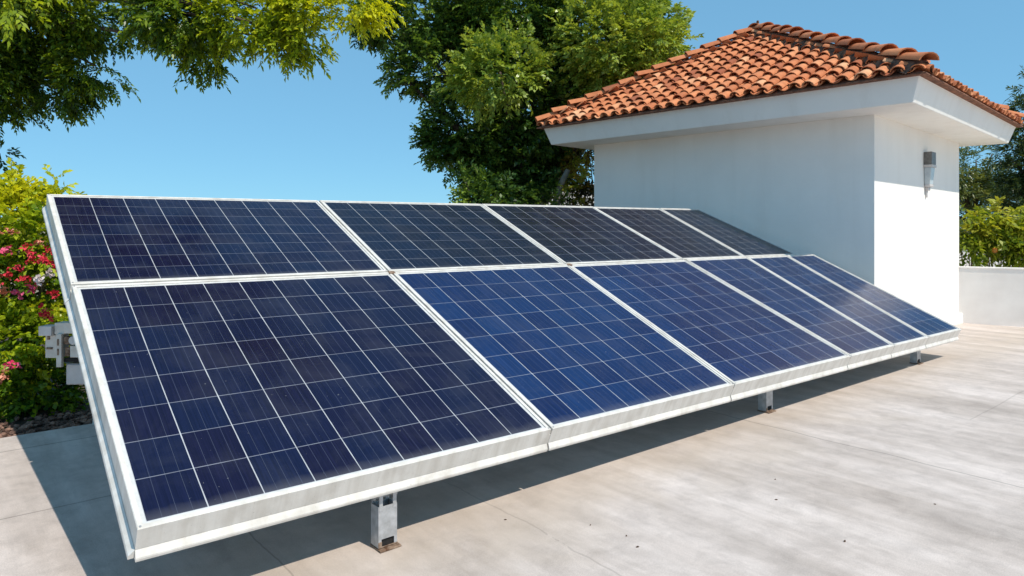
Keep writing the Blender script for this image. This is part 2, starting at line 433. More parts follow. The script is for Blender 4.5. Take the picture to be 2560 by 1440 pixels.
# ------------------------------------------------------------------ solar panels
PM = Matrix(((A_.x, S_.x, N_.x, 0), (A_.y, S_.y, N_.y, 0), (A_.z, S_.z, N_.z, 0), (0, 0, 0, 1)))
def inset(q, d):
    """q: four 2-d corners ccw, d inset"""
    out = []; k = len(q)
    for i in range(k):
        a, b, c = Vector(q[i-1]), Vector(q[i]), Vector(q[(i+1) % k])
        e1 = (b - a).normalized(); e2 = (c - b).normalized()
        n1 = Vector((-e1.y, e1.x)); n2 = Vector((-e2.y, e2.x))
        m = (n1 + n2); m = m / (m.dot(n1)); out.append(b + m * d)
    return out

def panel(corners, ncol, nrow, label, group, lips, tilt=0.0, lift=0.0, thick=.13, strip=False, top_strip=False, cells=None, clamp=False):
    q = inset(corners, .0065)
    o2 = q[0]
    root = empty('solar_panel', mat=Matrix.Translation(O_ + A_*o2.x + S_*o2.y + N_*lift) @ PM @ Matrix.Rotation(tilt, 4, 'X'))
    tag(root, label, 'solar panel', group)
    q = [c - o2 for c in q]
    prof = [(.020, -.001), (.003, 0), (0, -.003), (0, -thick), (.034, -thick), (.034, -thick+.004), (.005, -thick+.004), (.005, -.012), (.020, -.012)]
    mb = MB(); rings = [[(*c, z) for c in inset(q, d)] for d, z in prof]
    vs = [v for r_ in rings for v in r_]; m = len(prof); fs = []
    for i in range(m):
        j = (i + 1) % m
        for k in range(4):
            l = (k + 1) % 4; fs.append((i*4+k, j*4+k, j*4+l, i*4+l))
    mb.add(vs, fs)
    mb.build('frame', M_frame, root)
    # laminate: white margin ring + cell grid with uv in cell units
    mb = MB(); ro = [(*c, -.0125 + .005) for c in inset(q, .017)]; c4 = inset(q, .035)
    ri = [(*c, -.0075) for c in c4]
    mb.add(ro + ri, [(k, (k+1) % 4, 4+(k+1) % 4, 4+k) for k in range(4)], 1)
    gv = []
    for j in range(nrow+1):
        for i in range(ncol+1):
            a, b = i/ncol, j/nrow
            c = c4[0]*(1-a)*(1-b) + c4[1]*a*(1-b) + c4[2]*a*b + c4[3]*(1-a)*b
            gv.append((*c, -.0075))
    mb.add(gv, [(j*(ncol+1)+i, j*(ncol+1)+i+1, (j+1)*(ncol+1)+i+1, (j+1)*(ncol+1)+i) for j in range(nrow) for i in range(ncol)])
    bz = [(*c, -.022) for c in inset(q, .017)]
    mb.add(bz, [(3, 2, 1, 0)], 1)
    ob = mb.build('cell_sheet', [cells, M_back], root)
    uvl = ob.data.uv_layers.new(name='UVMap')
    uv = [(0, 0)] * 8 + [(i, j) for j in range(nrow+1) for i in range(ncol+1)] + [(0, 0)] * 4
    for li, l in enumerate(ob.data.loops): uvl.data[li].uv = uv[l.vertex_index]
    # drip lip along the lower rim of the outer sides
    for k in lips:
        a, b = q[k], q[(k+1) % 4]; e = (b - a).normalized(); nn = Vector((e.y, -e.x))
        pr = [(.001, -thick+.034), (.020, -thick+.012), (.022, -thick+.006), (.022, -thick-.004), (.001, -thick-.004)]
        vs = []
        for base, ext in ((a, -.016 if k in (3,) else 0.0), (b, .0)):
            for w_, z in pr: vs.append((*(base + nn*w_ + e*ext), z))
        mm = len(pr)
        MB_ = MB(); MB_.add(vs, [(i, (i+1) % mm, mm+(i+1) % mm, mm+i) for i in range(mm)] + [tuple(range(mm))[::-1], tuple(range(mm, 2*mm))])
        MB_.build('drip_lip', M_frame, root)
    if strip:  # added strip that blocks sun leaking through the gap between panels
        a, b, c = q[1], q[2], q[3]
        MS = MB(); MS.add([(a.x-.002, a.y+.002, -.129), (a.x+.018, a.y+.002, -.129), (b.x+.018, b.y, -.129), (b.x-.002, b.y, -.129), (a.x-.002, a.y+.002, -.040), (a.x+.018, a.y+.002, -.040), (b.x+.018, b.y, -.040), (b.x-.002, b.y, -.040)],
            [(0,3,2,1),(4,5,6,7),(0,1,5,4),(1,2,6,5),(2,3,7,6),(3,0,4,7)]); MS.build('joint_light_stop', M_frame, root)
    if top_strip:  # added strip that keeps sunlight out of the gap between the rows
        b, c = q[2], q[3]
        MS = MB(); MS.add([(c.x, c.y-.002, -.062), (b.x, b.y-.002, -.062), (b.x, b.y+.055, -.062), (c.x, c.y+.055, -.062), (c.x, c.y-.002, -.052), (b.x, b.y-.002, -.052), (b.x, b.y+.055, -.052), (c.x, c.y+.055, -.052)],
            [(0,3,2,1),(4,5,6,7),(0,1,5,4),(1,2,6,5),(2,3,7,6),(3,0,4,7)]); MS.build('row_light_stop', M_frame, root)
    if clamp:
        c = q[2]; MC = MB(); MC.box((c.x-.020, c.y-.030, -.004), (c.x+.032, c.y+.004, .006)); MC.build('clamp', M_rust, root, bevel=.002)
    # frame corner screws
    for k in (0, 1, 2, 3):
        c = inset(q, .0105)[k]; mb = MB()
        mb.tube([(c.x, c.y, -.001), (c.x, c.y, .0025)], .0045, 8); mb.build('screw', M_steel, root)
    return root

V2 = lambda x, y: Vector((x, y))
fr = [0, 2.034, 3.81, 5.635, 6.56, 7.43, 8.40]; fs_ = lambda t: .010 - .009*t
mi = [0, 2.025, 3.885, 5.67, 6.90, 7.86, 8.56]; ms_ = lambda t: 1.921 + .002*t
up0 = [0, 2.027, 3.885, 5.675, 6.93, 8.20]; us_ = lambda t: 1.948 + .0012*t
up1 = [0, 2.043, 3.92, 5.707, 7.08, 8.03]; ut_ = lambda t: 3.333 + .0255*t
low_lab = ['nearest lower solar panel of the array, at its front left corner, wide white border',
           'wide lower solar panel, second from the front left corner of the array',
           'blue lower solar panel in the middle of the front row, third from the left corner',
           'narrow blue lower solar panel just right of the three wide front row panels',
           'narrow lower solar panel, last but one of the front row near the white house',
           'narrowest lower solar panel at the far right end of the front row']
up_lab = ['dark upper solar panel at the left end of the back row, beside the flowering bush',
          'wide dark upper solar panel, second of the back row from the flowering bush',
          'dark upper solar panel in the middle of the back row, third from the flowering bush',
          'narrower dark upper solar panel, last but one of the back row',
          'dark upper solar panel at the right end of the back row against the house wall']
ncl = [9, 8, 8, 4, 4, 4]; ncu = [9, 8, 8, 6, 5]
for i in range(6):
    c = [V2(fr[i], fs_(fr[i])), V2(fr[i+1], fs_(fr[i+1])), V2(mi[i+1], ms_(mi[i+1])), V2(mi[i], ms_(mi[i]))]
    panel(c, ncl[i], 8, low_lab[i], 'solar panels of the tilted array', [0] + ([3] if i == 0 else []), tilt=R(random.uniform(-.12, .12)), strip=i < 5, top_strip=True, clamp=i in (0, 1), cells=M_cells if i == 0 else M_cells_sky_tint)
for i in range(5):
    c = [V2(up0[i], us_(up0[i])), V2(up0[i+1], us_(up0[i+1])), V2(up1[i+1], ut_(up1[i+1])), V2(up1[i], ut_(up1[i]))]
    panel(c, ncu[i], 8, up_lab[i], 'solar panels of the tilted array', [3] if i == 0 else [], tilt=R(random.uniform(-.12, .12)), lift=-.012, strip=i < 4, cells=M_cells if i == 0 else M_cells_house_tint)

# ------------------------------------------------------------------ support frames under the array
def under(t, p):           # height of the frame underside above the deck point (t, p)
    x = tp(t, p); zz = O_.z + (-(N_.x*(x.x-O_.x) + N_.y*(x.y-O_.y)))/N_.z
    return zz - .13/N_.z
def support(t, p, label, rear=True):
    root = empty('support_frame', mat=DECKM @ Matrix.Translation((t, p, 0)))
    tag(root, label, 'support frame', 'support frames under the array')
    zt = under(t, p); w_, dp, hh = .049, .036, zt - .105
    mb = MB()      # hollow rectangular post with a notched foot opening
    ins = .004
    mb.box((-w_, -dp, .05), (w_, -dp+ins, hh)); mb.box((-w_, -dp, .012), (-w_+.016, -dp+ins, .05)); mb.box((w_-.016, -dp, .012), (w_, -dp+ins, .05))
    mb.box((-w_, dp-ins, .012), (w_, dp, hh)); mb.box((-w_, -dp+ins, .012), (-w_+ins, dp-ins, hh)); mb.box((w_-ins, -dp+ins, .012), (w_, dp-ins, hh))
    mb.build('front_leg', M_steel, root)
    mb = MB(); mb.box((-w_-.004, -dp-.026, 0.001), (w_+.010, dp+.006, .009)); mb.box((-w_+.018, -dp+.008, .0115), (w_-.018, -dp+.011, .048), mi=1)  # dark sheet in the foot opening paints its inner shade
    mb.box((-w_-.001, -dp-.003, .011), (w_+.001, -dp-.0005, .018)); mb.box((-w_-.002, -dp-.003, .018), (-w_+.017, -dp-.0005, .040))
    mb.build('base_plate', [M_rust, M_shade], root, bevel=.0015)
    mb = MB()
    for sx in (-1, 1):   # two forked tabs that carry the rail
        x0, x1 = sorted((sx*(w_-.004), sx*(w_-.022)))
        mb.box((x0, -dp-.002, hh-.02), (x1, -dp+.004, zt-.040)); mb.box((x0, dp-.004, hh-.02), (x1, dp+.002, zt-.040))
    mb.tube([(-w_-.014, -dp*.2, zt-.066), (w_+.014, -dp*.2, zt-.066)], .007, 8)
    mb.tube([(-w_-.012, -dp*.2, zt-.066), (-w_-.004, -dp*.2, zt-.066)], .013, 6); mb.tube([(w_+.004, -dp*.2, zt-.066), (w_+.012, -dp*.2, zt-.066)], .013, 6)
    mb.build('bracket', M_steel, root)
    mb = MB(); mb.box((-w_-.045, -dp-.012, zt-.042), (w_+.055, dp+.02, zt-.022)); mb.build('rail_clamp', M_frame, root, bevel=.002)
    # sloping rafter and rear leg
    tan = -(N_.x*PH.x + N_.y*PH.y)/N_.z; Lp = 2.85 - p
    mb = MB(); z0 = zt - .022; z1 = z0 + tan*Lp
    mb.add([(-.03, -.02, z0-.022), (.03, -.02, z0-.022), (.03, Lp, z1-.06), (-.03, Lp, z1-.06), (-.03, -.02, z0+.004), (.03, -.02, z0+.004), (.03, Lp, z1+.012), (-.03, Lp, z1+.012)],
           [(0,3,2,1),(4,5,6,7),(0,1,5,4),(1,2,6,5),(2,3,7,6),(3,0,4,7)])
    mb.build('rafter', M_steel, root)
    mb = MB(); mb.box((-.035, Lp-.16, .002), (.035, Lp-.09, z1-.10)); mb.box((-.075, Lp-.20, .002), (.075, Lp-.05, .010))
    mb.build('rear_leg', M_steel, root)
support(1.06, .115, 'near galvanised support leg with rusty foot under the nearest lower panel')
support(4.60, .20, 'middle grey support leg under the front edge, standing in the array shadow')
support(7.66, .17, 'far small support leg under the right end of the array')

# ------------------------------------------------------------------ boxes on the post behind the left edge
def local(px, py, Y): return at(px, py, Y)
pr = at(222, 905, 5.05); pz = pr.z
facing = Matrix.Rotation(R(24), 4, 'Z')
post = empty('equipment_post', loc=(pr.x, pr.y + .12, 0)); tag(post, 'pale steel post behind the left edge of the array carrying electrical boxes', 'post')
mb = MB(); mb.box((-.03, -.03, -.05), (.03, .03, 1.08)); mb.box((-.20, -.045, .60), (.20, -.031, .64)); mb.box((-.20, -.045, .76), (.20, -.031, .80))
mb.build('upright', M_beige, post, bevel=.003)
mb = MB(); mb.box((-.08, -.08, -.052), (.08, .08, -.04)); mb.build('foot_plate', M_steel, post)
Y0 = 5.0; k = Y0 / F
jb = empty('junction_box', loc=at(152, 895, Y0)); tag(jb, 'beige junction box with small lids and latches, jutting out of the bush beside the array', 'junction box')
def pxbox(mb, x0, y0, x1, y1, d0, d1, ref=(152, 895), mi=0):
    mb.box(((x0-ref[0])*k, d0, (ref[1]-y1)*k), ((x1-ref[0])*k, d1, (ref[1]-y0)*k), mi=mi)
mb = MB(); pxbox(mb, 113, 838, 151, 895, 0, .10); pxbox(mb, 138, 807, 162, 836, -.01, .09); mb.build('body', M_beige, jb, bevel=.004, seg=2)
mb = MB(); pxbox(mb, 104, 814, 136, 838, -.035, .06); mb.build('lid', M_cab, jb, bevel=.004, seg=2)
mb = MB(); pxbox(mb, 147, 834, 160, 916, -.03, -.002); mb.build('strap', M_beige, jb, bevel=.002)
mb = MB(); pxbox(mb, 163, 806, 196, 833, -.02, .08); mb.build('lid', M_beige, jb, bevel=.004, seg=2)
mb = MB(); pxbox(mb, 178, 864, 200, 893, -.015, .07); mb.build('lid', M_beige, jb, bevel=.004, seg=2)
mb = MB(); pxbox(mb, 162, 842, 175, 860, -.012, .06); mb.build('latch', M_rust, jb, bevel=.001)
for r_ in ((165, 868, 176, 890, -.01, .05), (150, 846, 154, 862, -.034, -.028), (150, 870, 154, 886, -.034, -.028), (117, 868, 132, 873, -.006, .004), (119, 840, 125, 849, -.006, .004)):
    mb = MB(); pxbox(mb, *r_); mb.build('latch', M_rust, jb, bevel=.001)
mb = MB(); c0 = Vector(((188-152)*k, .0, (895-850)*k)); mb.tube([c0 + Vector((0, -.03, 0)), c0 + Vector((0, .05, 0))], .032, 14); mb.build('cable_gland', M_cab, jb, bevel=.003)
mb = MB(); pxbox(mb, 160, 896, 214, 905, .0, .12); mb.build('underside', M_shade, jb)  # dark slab that paints the shade below the box
cb = empty('electrical_cabinet', loc=at(192, 962, Y0 + .02)); tag(cb, 'larger grey white electrical cabinet below the junction box behind the array edge', 'electrical cabinet')
mb = MB(); mb.box((-.08, 0, .0), (.11, .10, .158)); mb.build('body', M_cab, cb, bevel=.006, seg=2)
mb = MB(); mb.box((-.072, -.008, .008), (.102, -.001, .15)); mb.build('door', M_cab, cb, bevel=.003, seg=2)
mb = MB(); mb.tube([(.115, .05, .08), (.16, .07, .08), (.20, .12, .06)], .012, 8); mb.build('conduit', M_steel, cb)

# ------------------------------------------------------------------ the white house
SC = 1.036
def sc(v): return Vector((v[0]*SC, v[1]*SC, 1.5 + (v[2]-1.5)*SC))
HY = R(45.6); U = Vector((math.sin(HY), math.cos(HY), 0)); Vv = Vector((-math.cos(HY), math.sin(HY), 0))
C0 = Vector((4.6274*SC, 8.6436*SC, 0)); HA, HB = 4.5488*SC, 4.2816*SC
HW = 1.5 + (2.9354-1.5)*SC; OV = .595*SC; HF = .2915*SC; O2 = .095*SC; APX, APY, APZ = 2.1056*SC, 2.568*SC, 1.655*SC
house = empty('tile_roof_house', mat=Matrix(((U.x, Vv.x, 0, C0.x), (U.y, Vv.y, 0, C0.y), (0, 0, 1, 0), (0, 0, 0, 1))))
tag(house, 'small white stucco house with wide eaves and terracotta hip roof', 'house')
# local x along the sunlit right face, y along the shaded left face
mb = MB(); mb.box((0, 0, -.5), (HB, HA, HW + .05)); mb.build('wall', M_stucco, house)
mb = MB()
for lo, hi in (((-.05, -.06, -.5), (HB+.06, -.001, .0)), ((-.05, -.001, -.5), (-.001, HA+.05, .0))):
    mb.box(lo, hi)
M_pl = mb.build('plinth', M_stucco, house, bevel=.01); M_pl.location.z = -.03
q = OV + O2
mb = MB()
def rect(o, z): return [(-o, -o, z), (HB+o, -o, z), (HB+o, HA+o-.12, z), (-o, HA+o-.12, z)]
vs = rect(OV, HW) + rect(q, HW+HF)
mb.add(vs, [(3, 2, 1, 0), (4, 5, 6, 7)] + [(i, (i+1) % 4, 4+(i+1) % 4, 4+i) for i in range(4)])
mb.build('eave', M_eave, house, bevel=.008, seg=2)

# roof: bed + barrel tiles
ZE = HW + HF; APEX = Vector((APX, APY, ZE + APZ))
E = [Vector(v) for v in rect(q + .02, ZE + .012)]; EB = rect(q + .090, ZE + .004); EL_ = rect(q + .090, ZE - .012)
roof_bed = MB(); roof_bed.add(EB + [APEX] + EL_, [(0, 1, 4), (1, 2, 4), (2, 3, 4), (3, 0, 4), (8, 7, 6, 5), (5, 6, 1, 0), (6, 7, 2, 1), (7, 8, 3, 2), (8, 5, 0, 3)])
roof = roof_bed.build('roof', M_under, house)

class Tiles:
    def __init__(s): s.v = []; s.f = []; s.t = []
    def shell(s, p0, p1, side, nor, r0, r1, th, tint, arc=math.pi, flip=1, seg=7):
        """half barrel from p0 (lower end, radius r0) to p1; flip=-1 is a pan"""
        b = len(s.v)
        for p, r in ((p0, r0), (p1, r1)):
            for rr in (r, r - th):
                for k in range(seg+1):
                    a = (math.pi - arc)/2 + arc*k/seg
                    s.v.append(tuple(p + side*(math.cos(a)*rr) + nor*(flip*math.sin(a)*rr*.82)))
        m = seg + 1; fs = []
        for k in range(seg):
            fs.append((b+k, b+k+1, b+2*m+k+1, b+2*m+k)); fs.append((b+m+k, b+3*m+k, b+3*m+k+1, b+m+k+1))
            fs.append((b+k, b+m+k, b+m+k+1, b+k+1)); fs.append((b+2*m+k, b+2*m+k+1, b+3*m+k+1, b+3*m+k))
        fs.append((b, b+2*m, b+3*m, b+m)); fs.append((b+seg, b+m+seg, b+3*m+seg, b+2*m+seg))
        s.f += fs; s.t += [tint]*len(fs)
    def build(s, name, mat, parent):
        me = bpy.data.meshes.new(name); me.from_pydata(s.v, [], s.f); me.materials.append(mat)
        a = me.attributes.new('tint', 'FLOAT', 'FACE'); a.data.foreach_set('value', [min(1, max(0, x)) for x in s.t])
        me.polygons.foreach_set('use_smooth', [True]*len(s.f)); me.update()
        try: me.set_sharp_from_angle(angle=R(50))
        except Exception: pass
        o = bpy.data.objects.new(name, me); COL.objects.link(o); o.parent = parent; return o
SP, EX, TL = .208, .236, .34
T = Tiles()
for fi in range(4):
    a, b = E[fi], E[(fi+1) % 4]; e = (b - a).normalized(); W = (b - a).length
    g = (APEX - a); xa = g.dot(e); gup = (APEX - (a + e*xa)); HS = gup.length; g = gup.normalized(); nn = e.cross(g)
    if nn.z < 0: nn = -nn
    nc = int(W/SP); x_off = (W - nc*SP)/2
    for i in range(-1, nc+2):
        for half in (0, 1):
            x = x_off + (i + .5*half)*SP
            j = 0
            while j*EX < HS:
                y = -.045 + j*EX
                lo_x = xa*max(0, y+.055)/HS; hi_x = W - (W-xa)*max(0, y+.055)/HS
                if lo_x - .02 < x < hi_x + .02:
                    jx = random.gauss(0, .008); jy = random.gauss(0, .014); jr = random.gauss(0, .035)
                    sd = (e*math.cos(jr) + g*math.sin(jr)); ln = TL
                    g2 = (g*math.cos(jr) - e*math.sin(jr))
                    tint = random.gauss(.55, .22) - (.25 if random.random() < .08 else 0)
                    if half == 0:     # cover
                        p0 = a + e*(x+jx) + g*(y+jy) + nn*(.064 + random.gauss(0, .006)); p1 = p0 + g2*ln - nn*.045
                        T.shell(p0, p1, sd, nn, .082, .065, .013, tint, math.pi*.98)
                    else:             # pan
                        p0 = a + e*(x+jx) + g*(y+jy-.01) + nn*.105; p1 = p0 + g2*ln - nn*.045
                        T.shell(p0, p1, sd, nn, .078, .090, .012, tint - .15, math.pi*.9, -1)
                j += 1
T.build('roof_tiles', M_tile, roof)
# hips: mortar ridge with capping tiles
TH = Tiles(); mb = MB()
for ci in range(4):
    mk = .86 if ci == 0 else .72
    c = E[ci]; d = (c - APEX); L = d.length; d.normalize(); side = d.cross(Vector((0, 0, 1))).normalized(); nn = side.cross(d)
    if nn.z < 0: nn = -nn
    ncap = 13; st = (L + .01)/ncap
    for i in range(ncap):
        s0 = (i+1)*st + .035; s1 = i*st - .03
        p0 = APEX + d*s0 + nn*((.165 if i < ncap-1 else .145)*(.5+.5*mk) + random.gauss(0, .010)); p1 = APEX + d*max(0, s1) + nn*(.118*(.5+.5*mk) + random.gauss(0, .006))
        TH.shell(p0 + side*random.gauss(0, .012), p1, (side + d*random.gauss(0, .05)).normalized(), nn, .135, .105, .018, random.gauss(.42, .15), math.pi*.92)
    # lumpy mortar bed
    pts = []; 
    NP = 90
    prevrow = None; vs = []; fs = []
    for i in range(NP+1):
        s0 = L*i/NP; base = APEX + d*s0
        for kk in range(7):
            a = math.pi*kk/6
            rr = (.20 if kk in (0, 6) else .165)*random.uniform(.82, 1.15)*mk
            vs.append(tuple(base + side*math.cos(a)*rr + nn*(math.sin(a)*.175*mk*random.uniform(.85, 1.08) - .015)))
    for i in range(NP):
        for kk in range(6): fs.append((i*7+kk, i*7+kk+1, (i+1)*7+kk+1, (i+1)*7+kk))
    mb.add(vs, fs)
mb.build('hip_mortar', M_mortar, roof)
TH.shell(APEX + Vector((.16, 0, .10)), APEX + Vector((-.16, 0, .10)), Vector((0, 1, 0)), Vector((0, 0, 1)), .13, .12, .02, .5)
TH.build('hip_tiles', M_tile, roof)
mb = MB(); mb.tube([APEX + Vector((0, 0, .15)), APEX + Vector((.01, 0, .27))], [.035, .022], 8); mb.build('finial', M_mortar, roof)

# wall lamp on the sunlit face
def face_pt(px, py):   # ray onto the right face plane, house local
    r = Vector(((px-CX)/F, 1, (YH-py)/F)); n = Vv
    lam = (C0 - EYE).dot(n)/r.dot(n); P = EYE + r*lam
    return (P - C0).dot(U), P.z
lx, lz = face_pt(2314, 415)
lamp = empty('wall_lamp', mat=house.matrix_world @ Matrix.Translation((lx, 0, lz)))
lamp.scale = (.88, .88, .88)
tag(lamp, 'wall lamp with dark square hood and frosted glass on the sunlit house wall', 'wall lamp')
mb = MB(); mb.box((-.135, -.13, .015), (.135, -.002, .24)); mb.build('hood', M_bronze, lamp, bevel=.006, seg=2)
mb = MB(); mb.box((-.14, -.138, -.03), (.14, -.002, .013)); mb.build('collar', M_cab, lamp, bevel=.004)
mb = MB()
vs = [(-.12, -.118, -.031), (.12, -.118, -.031), (.12, -.006, -.031), (-.12, -.006, -.031), (-.095, -.09, -.33), (.095, -.09, -.33), (.095, -.006, -.33), (-.095, -.006, -.33)]
mb.add(vs, [(0,1,2,3),(7,6,5,4),(4,5,1,0),(5,6,2,1),(6,7,3,2),(7,4,0,3)]); mb.build('glass_shade', M_glass, lamp, bevel=.006, seg=2)
mb = MB(); mb.box((-.10, -.10, -.375), (.10, -.004, -.331)); mb.box((-.06, -.06, -.44), (.06, -.004, -.376)); mb.build('lower_cap', M_cab, lamp, bevel=.006)
mb = MB(); mb.box((-.035, -.03, -.56), (.035, -.002, -.441)); mb.build('wall_bracket', M_cab, lamp, bevel=.003)

# low garden wall running from the house corner
K0 = C0 + U*(HB - .02); wd = Vector((.88, -.475, 0)); wn = Vector((.475, .88, 0))
lw = empty('low_wall', mat=Matrix(((wd.x, wn.x, 0, K0.x), (wd.y, wn.y, 0, K0.y), (0, 0, 1, 0), (0, 0, 0, 1))))
tag(lw, 'low white rendered garden wall running right from the house corner', 'wall')
mb = MB(); mb.box((.0, 0, -.6), (7, .16, .765)); mb.build('wall_face', M_lowwall, lw)
mb = MB(); mb.box((.0, -.012, .766), (7, .172, .795)); mb.build('coping', M_lowwall, lw, bevel=.006, seg=2)

# pale wall of a neighbouring plot glimpsed under the big tree
K1 = at(1235, 500, 21); nw = empty('boundary_wall', loc=(K1.x, 21, 0)); tag(nw, 'pale boundary wall glimpsed through the foliage under the big tree', 'wall')
mb = MB(); mb.box((0, 0, -.62), (7.5, .2, 2.75)); mb.build('wall_face', M_lowwall, nw)
mb = MB(); mb.box((-.02, -.03, 2.751), (7.52, .23, 2.83)); mb.build('coping', M_lowwall, nw)

# ------------------------------------------------------------------ big evergreen behind the array
def blob(px, py, r, Y, tint, wt=1.0, ry=None, squash=.85):
    c = at(px, py, Y); s = r*Y/F
    return (c, (s, (ry or .9)*s, squash*s), tint, wt)
def tree(name, label, cat, base, blobs, dens, mat, kw, trunk_r, trunk_h, fork, bark=None, lean=(0, 0), shell=.5, updir=.2, group=None):
    root = empty(name, loc=base); tag(root, label, cat, group)
    b = Vector(base); mb = MB()
    f = Vector((lean[0], lean[1], trunk_h))
    mb.tube([(0, 0, -.3), (lean[0]*.2+.03, lean[1]*.2, trunk_h*.35), (lean[0]*.6-.03, lean[1]*.6, trunk_h*.7), f], [trunk_r*1.25, trunk_r, trunk_r*.85, trunk_r*.72], 10)
    limbs(mb, f - Vector((0, 0, .1)), [(Vector(c) - b, trunk_r*.10) for c, r, t, w_ in blobs[:fork]], trunk_r*.55)
    mb.build('trunk', bark or M_bark, root, smooth=True)
    o, d, t = fill_blobs(blobs, dens, b, shell, updir)
    leaf_mesh('crown', mat, o, d, t, root, **kw)
    return root
Y = 15.2  # blob tints paint the sunlit clumps lighter and the shaded mass darker
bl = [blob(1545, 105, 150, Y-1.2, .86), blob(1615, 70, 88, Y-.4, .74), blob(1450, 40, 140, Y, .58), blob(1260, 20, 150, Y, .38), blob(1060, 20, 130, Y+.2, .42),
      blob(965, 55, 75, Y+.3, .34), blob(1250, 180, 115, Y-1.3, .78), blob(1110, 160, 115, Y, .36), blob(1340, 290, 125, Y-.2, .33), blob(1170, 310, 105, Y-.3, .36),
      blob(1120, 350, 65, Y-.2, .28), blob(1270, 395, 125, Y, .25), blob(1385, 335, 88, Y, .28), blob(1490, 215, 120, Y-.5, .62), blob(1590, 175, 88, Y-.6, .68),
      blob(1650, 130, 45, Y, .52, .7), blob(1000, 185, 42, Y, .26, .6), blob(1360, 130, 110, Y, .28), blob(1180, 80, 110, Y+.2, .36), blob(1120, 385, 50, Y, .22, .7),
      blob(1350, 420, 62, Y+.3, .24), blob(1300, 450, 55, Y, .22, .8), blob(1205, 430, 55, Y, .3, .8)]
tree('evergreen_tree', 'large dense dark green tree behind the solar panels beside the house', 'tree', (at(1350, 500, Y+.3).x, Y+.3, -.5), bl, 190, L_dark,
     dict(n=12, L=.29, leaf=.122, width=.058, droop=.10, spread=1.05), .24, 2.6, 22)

# overhanging tree at the upper left, its trunk stands left of the picture
Yb = 5.9  # blob tints paint sunlight into the right part, shade into the left
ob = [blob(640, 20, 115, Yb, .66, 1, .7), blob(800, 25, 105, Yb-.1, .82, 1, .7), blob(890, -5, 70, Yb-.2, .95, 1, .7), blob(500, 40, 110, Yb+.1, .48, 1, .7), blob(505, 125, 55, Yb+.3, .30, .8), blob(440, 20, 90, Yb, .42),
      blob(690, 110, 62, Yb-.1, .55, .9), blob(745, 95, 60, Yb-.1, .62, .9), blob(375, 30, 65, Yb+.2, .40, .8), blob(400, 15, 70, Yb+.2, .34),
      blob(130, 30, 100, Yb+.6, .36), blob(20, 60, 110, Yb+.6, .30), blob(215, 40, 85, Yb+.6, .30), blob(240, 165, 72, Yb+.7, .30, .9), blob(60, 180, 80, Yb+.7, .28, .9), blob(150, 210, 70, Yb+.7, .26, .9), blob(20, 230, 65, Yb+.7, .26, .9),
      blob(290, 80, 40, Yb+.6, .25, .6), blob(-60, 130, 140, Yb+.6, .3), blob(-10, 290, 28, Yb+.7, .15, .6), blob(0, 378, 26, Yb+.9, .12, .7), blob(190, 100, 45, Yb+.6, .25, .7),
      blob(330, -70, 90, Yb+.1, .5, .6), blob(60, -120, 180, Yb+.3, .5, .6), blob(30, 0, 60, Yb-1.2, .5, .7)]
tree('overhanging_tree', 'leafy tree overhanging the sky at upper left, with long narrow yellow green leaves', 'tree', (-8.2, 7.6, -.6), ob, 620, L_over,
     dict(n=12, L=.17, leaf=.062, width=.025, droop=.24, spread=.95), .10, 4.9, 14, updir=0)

# flowering bush on the left
Yq = 6.05
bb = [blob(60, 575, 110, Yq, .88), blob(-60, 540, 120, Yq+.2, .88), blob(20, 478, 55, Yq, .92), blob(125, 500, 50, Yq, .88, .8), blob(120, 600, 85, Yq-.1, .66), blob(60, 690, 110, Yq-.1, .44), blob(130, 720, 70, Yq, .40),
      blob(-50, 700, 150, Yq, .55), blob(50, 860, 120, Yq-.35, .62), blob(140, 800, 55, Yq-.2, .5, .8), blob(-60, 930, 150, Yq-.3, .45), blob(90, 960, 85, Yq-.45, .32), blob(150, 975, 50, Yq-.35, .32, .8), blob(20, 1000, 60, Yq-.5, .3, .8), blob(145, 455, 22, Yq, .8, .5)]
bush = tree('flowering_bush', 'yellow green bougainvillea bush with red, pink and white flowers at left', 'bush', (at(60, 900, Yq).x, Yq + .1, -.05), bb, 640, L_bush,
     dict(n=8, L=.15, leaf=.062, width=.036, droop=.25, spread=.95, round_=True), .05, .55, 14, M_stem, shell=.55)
# woody sprigs at the top
fl = [(25, 585, P_salmon, 1), (72, 622, P_red, 1.1), (128, 632, P_red, 1.1), (18, 690, P_red, .9), (48, 672, P_red, 1), (80, 652, P_red, 1), (100, 700, P_white, .9), (128, 690, P_white, .8), (84, 722, P_pink, .9), (8, 732, P_salmon, 1),
      (118, 785, P_red, 1.35), (38, 912, P_pink, .8), (6, 946, P_salmon, 1.1), (112, 655, P_red, .8), (140, 735, P_red, .8), (62, 700, P_red, .8), (22, 628, P_pink, .9), (150, 668, P_red, .9), (45, 735, P_pink, .7), (95, 610, P_salmon, .7)]
bref = Vector(bush.location)
for px, py, m, s in fl:
    c = at(px, py, 5.42 + random.uniform(-.12, .12) - (.25 if py > 760 else 0)) - bref
    n = int(13*s); o = np.array(c) + rng.normal(0, .018*s, (n, 3)); d = rng.normal(0, 1, (n, 3)) + np.array([0, -.7, .5])
    leaf_mesh('flower_cluster', m, o, d, rng.uniform(.1, .9, n), bush, n=3, L=.025, twig=0, leaf=.032, width=.028, droop=.1, spread=1.2, round_=True)

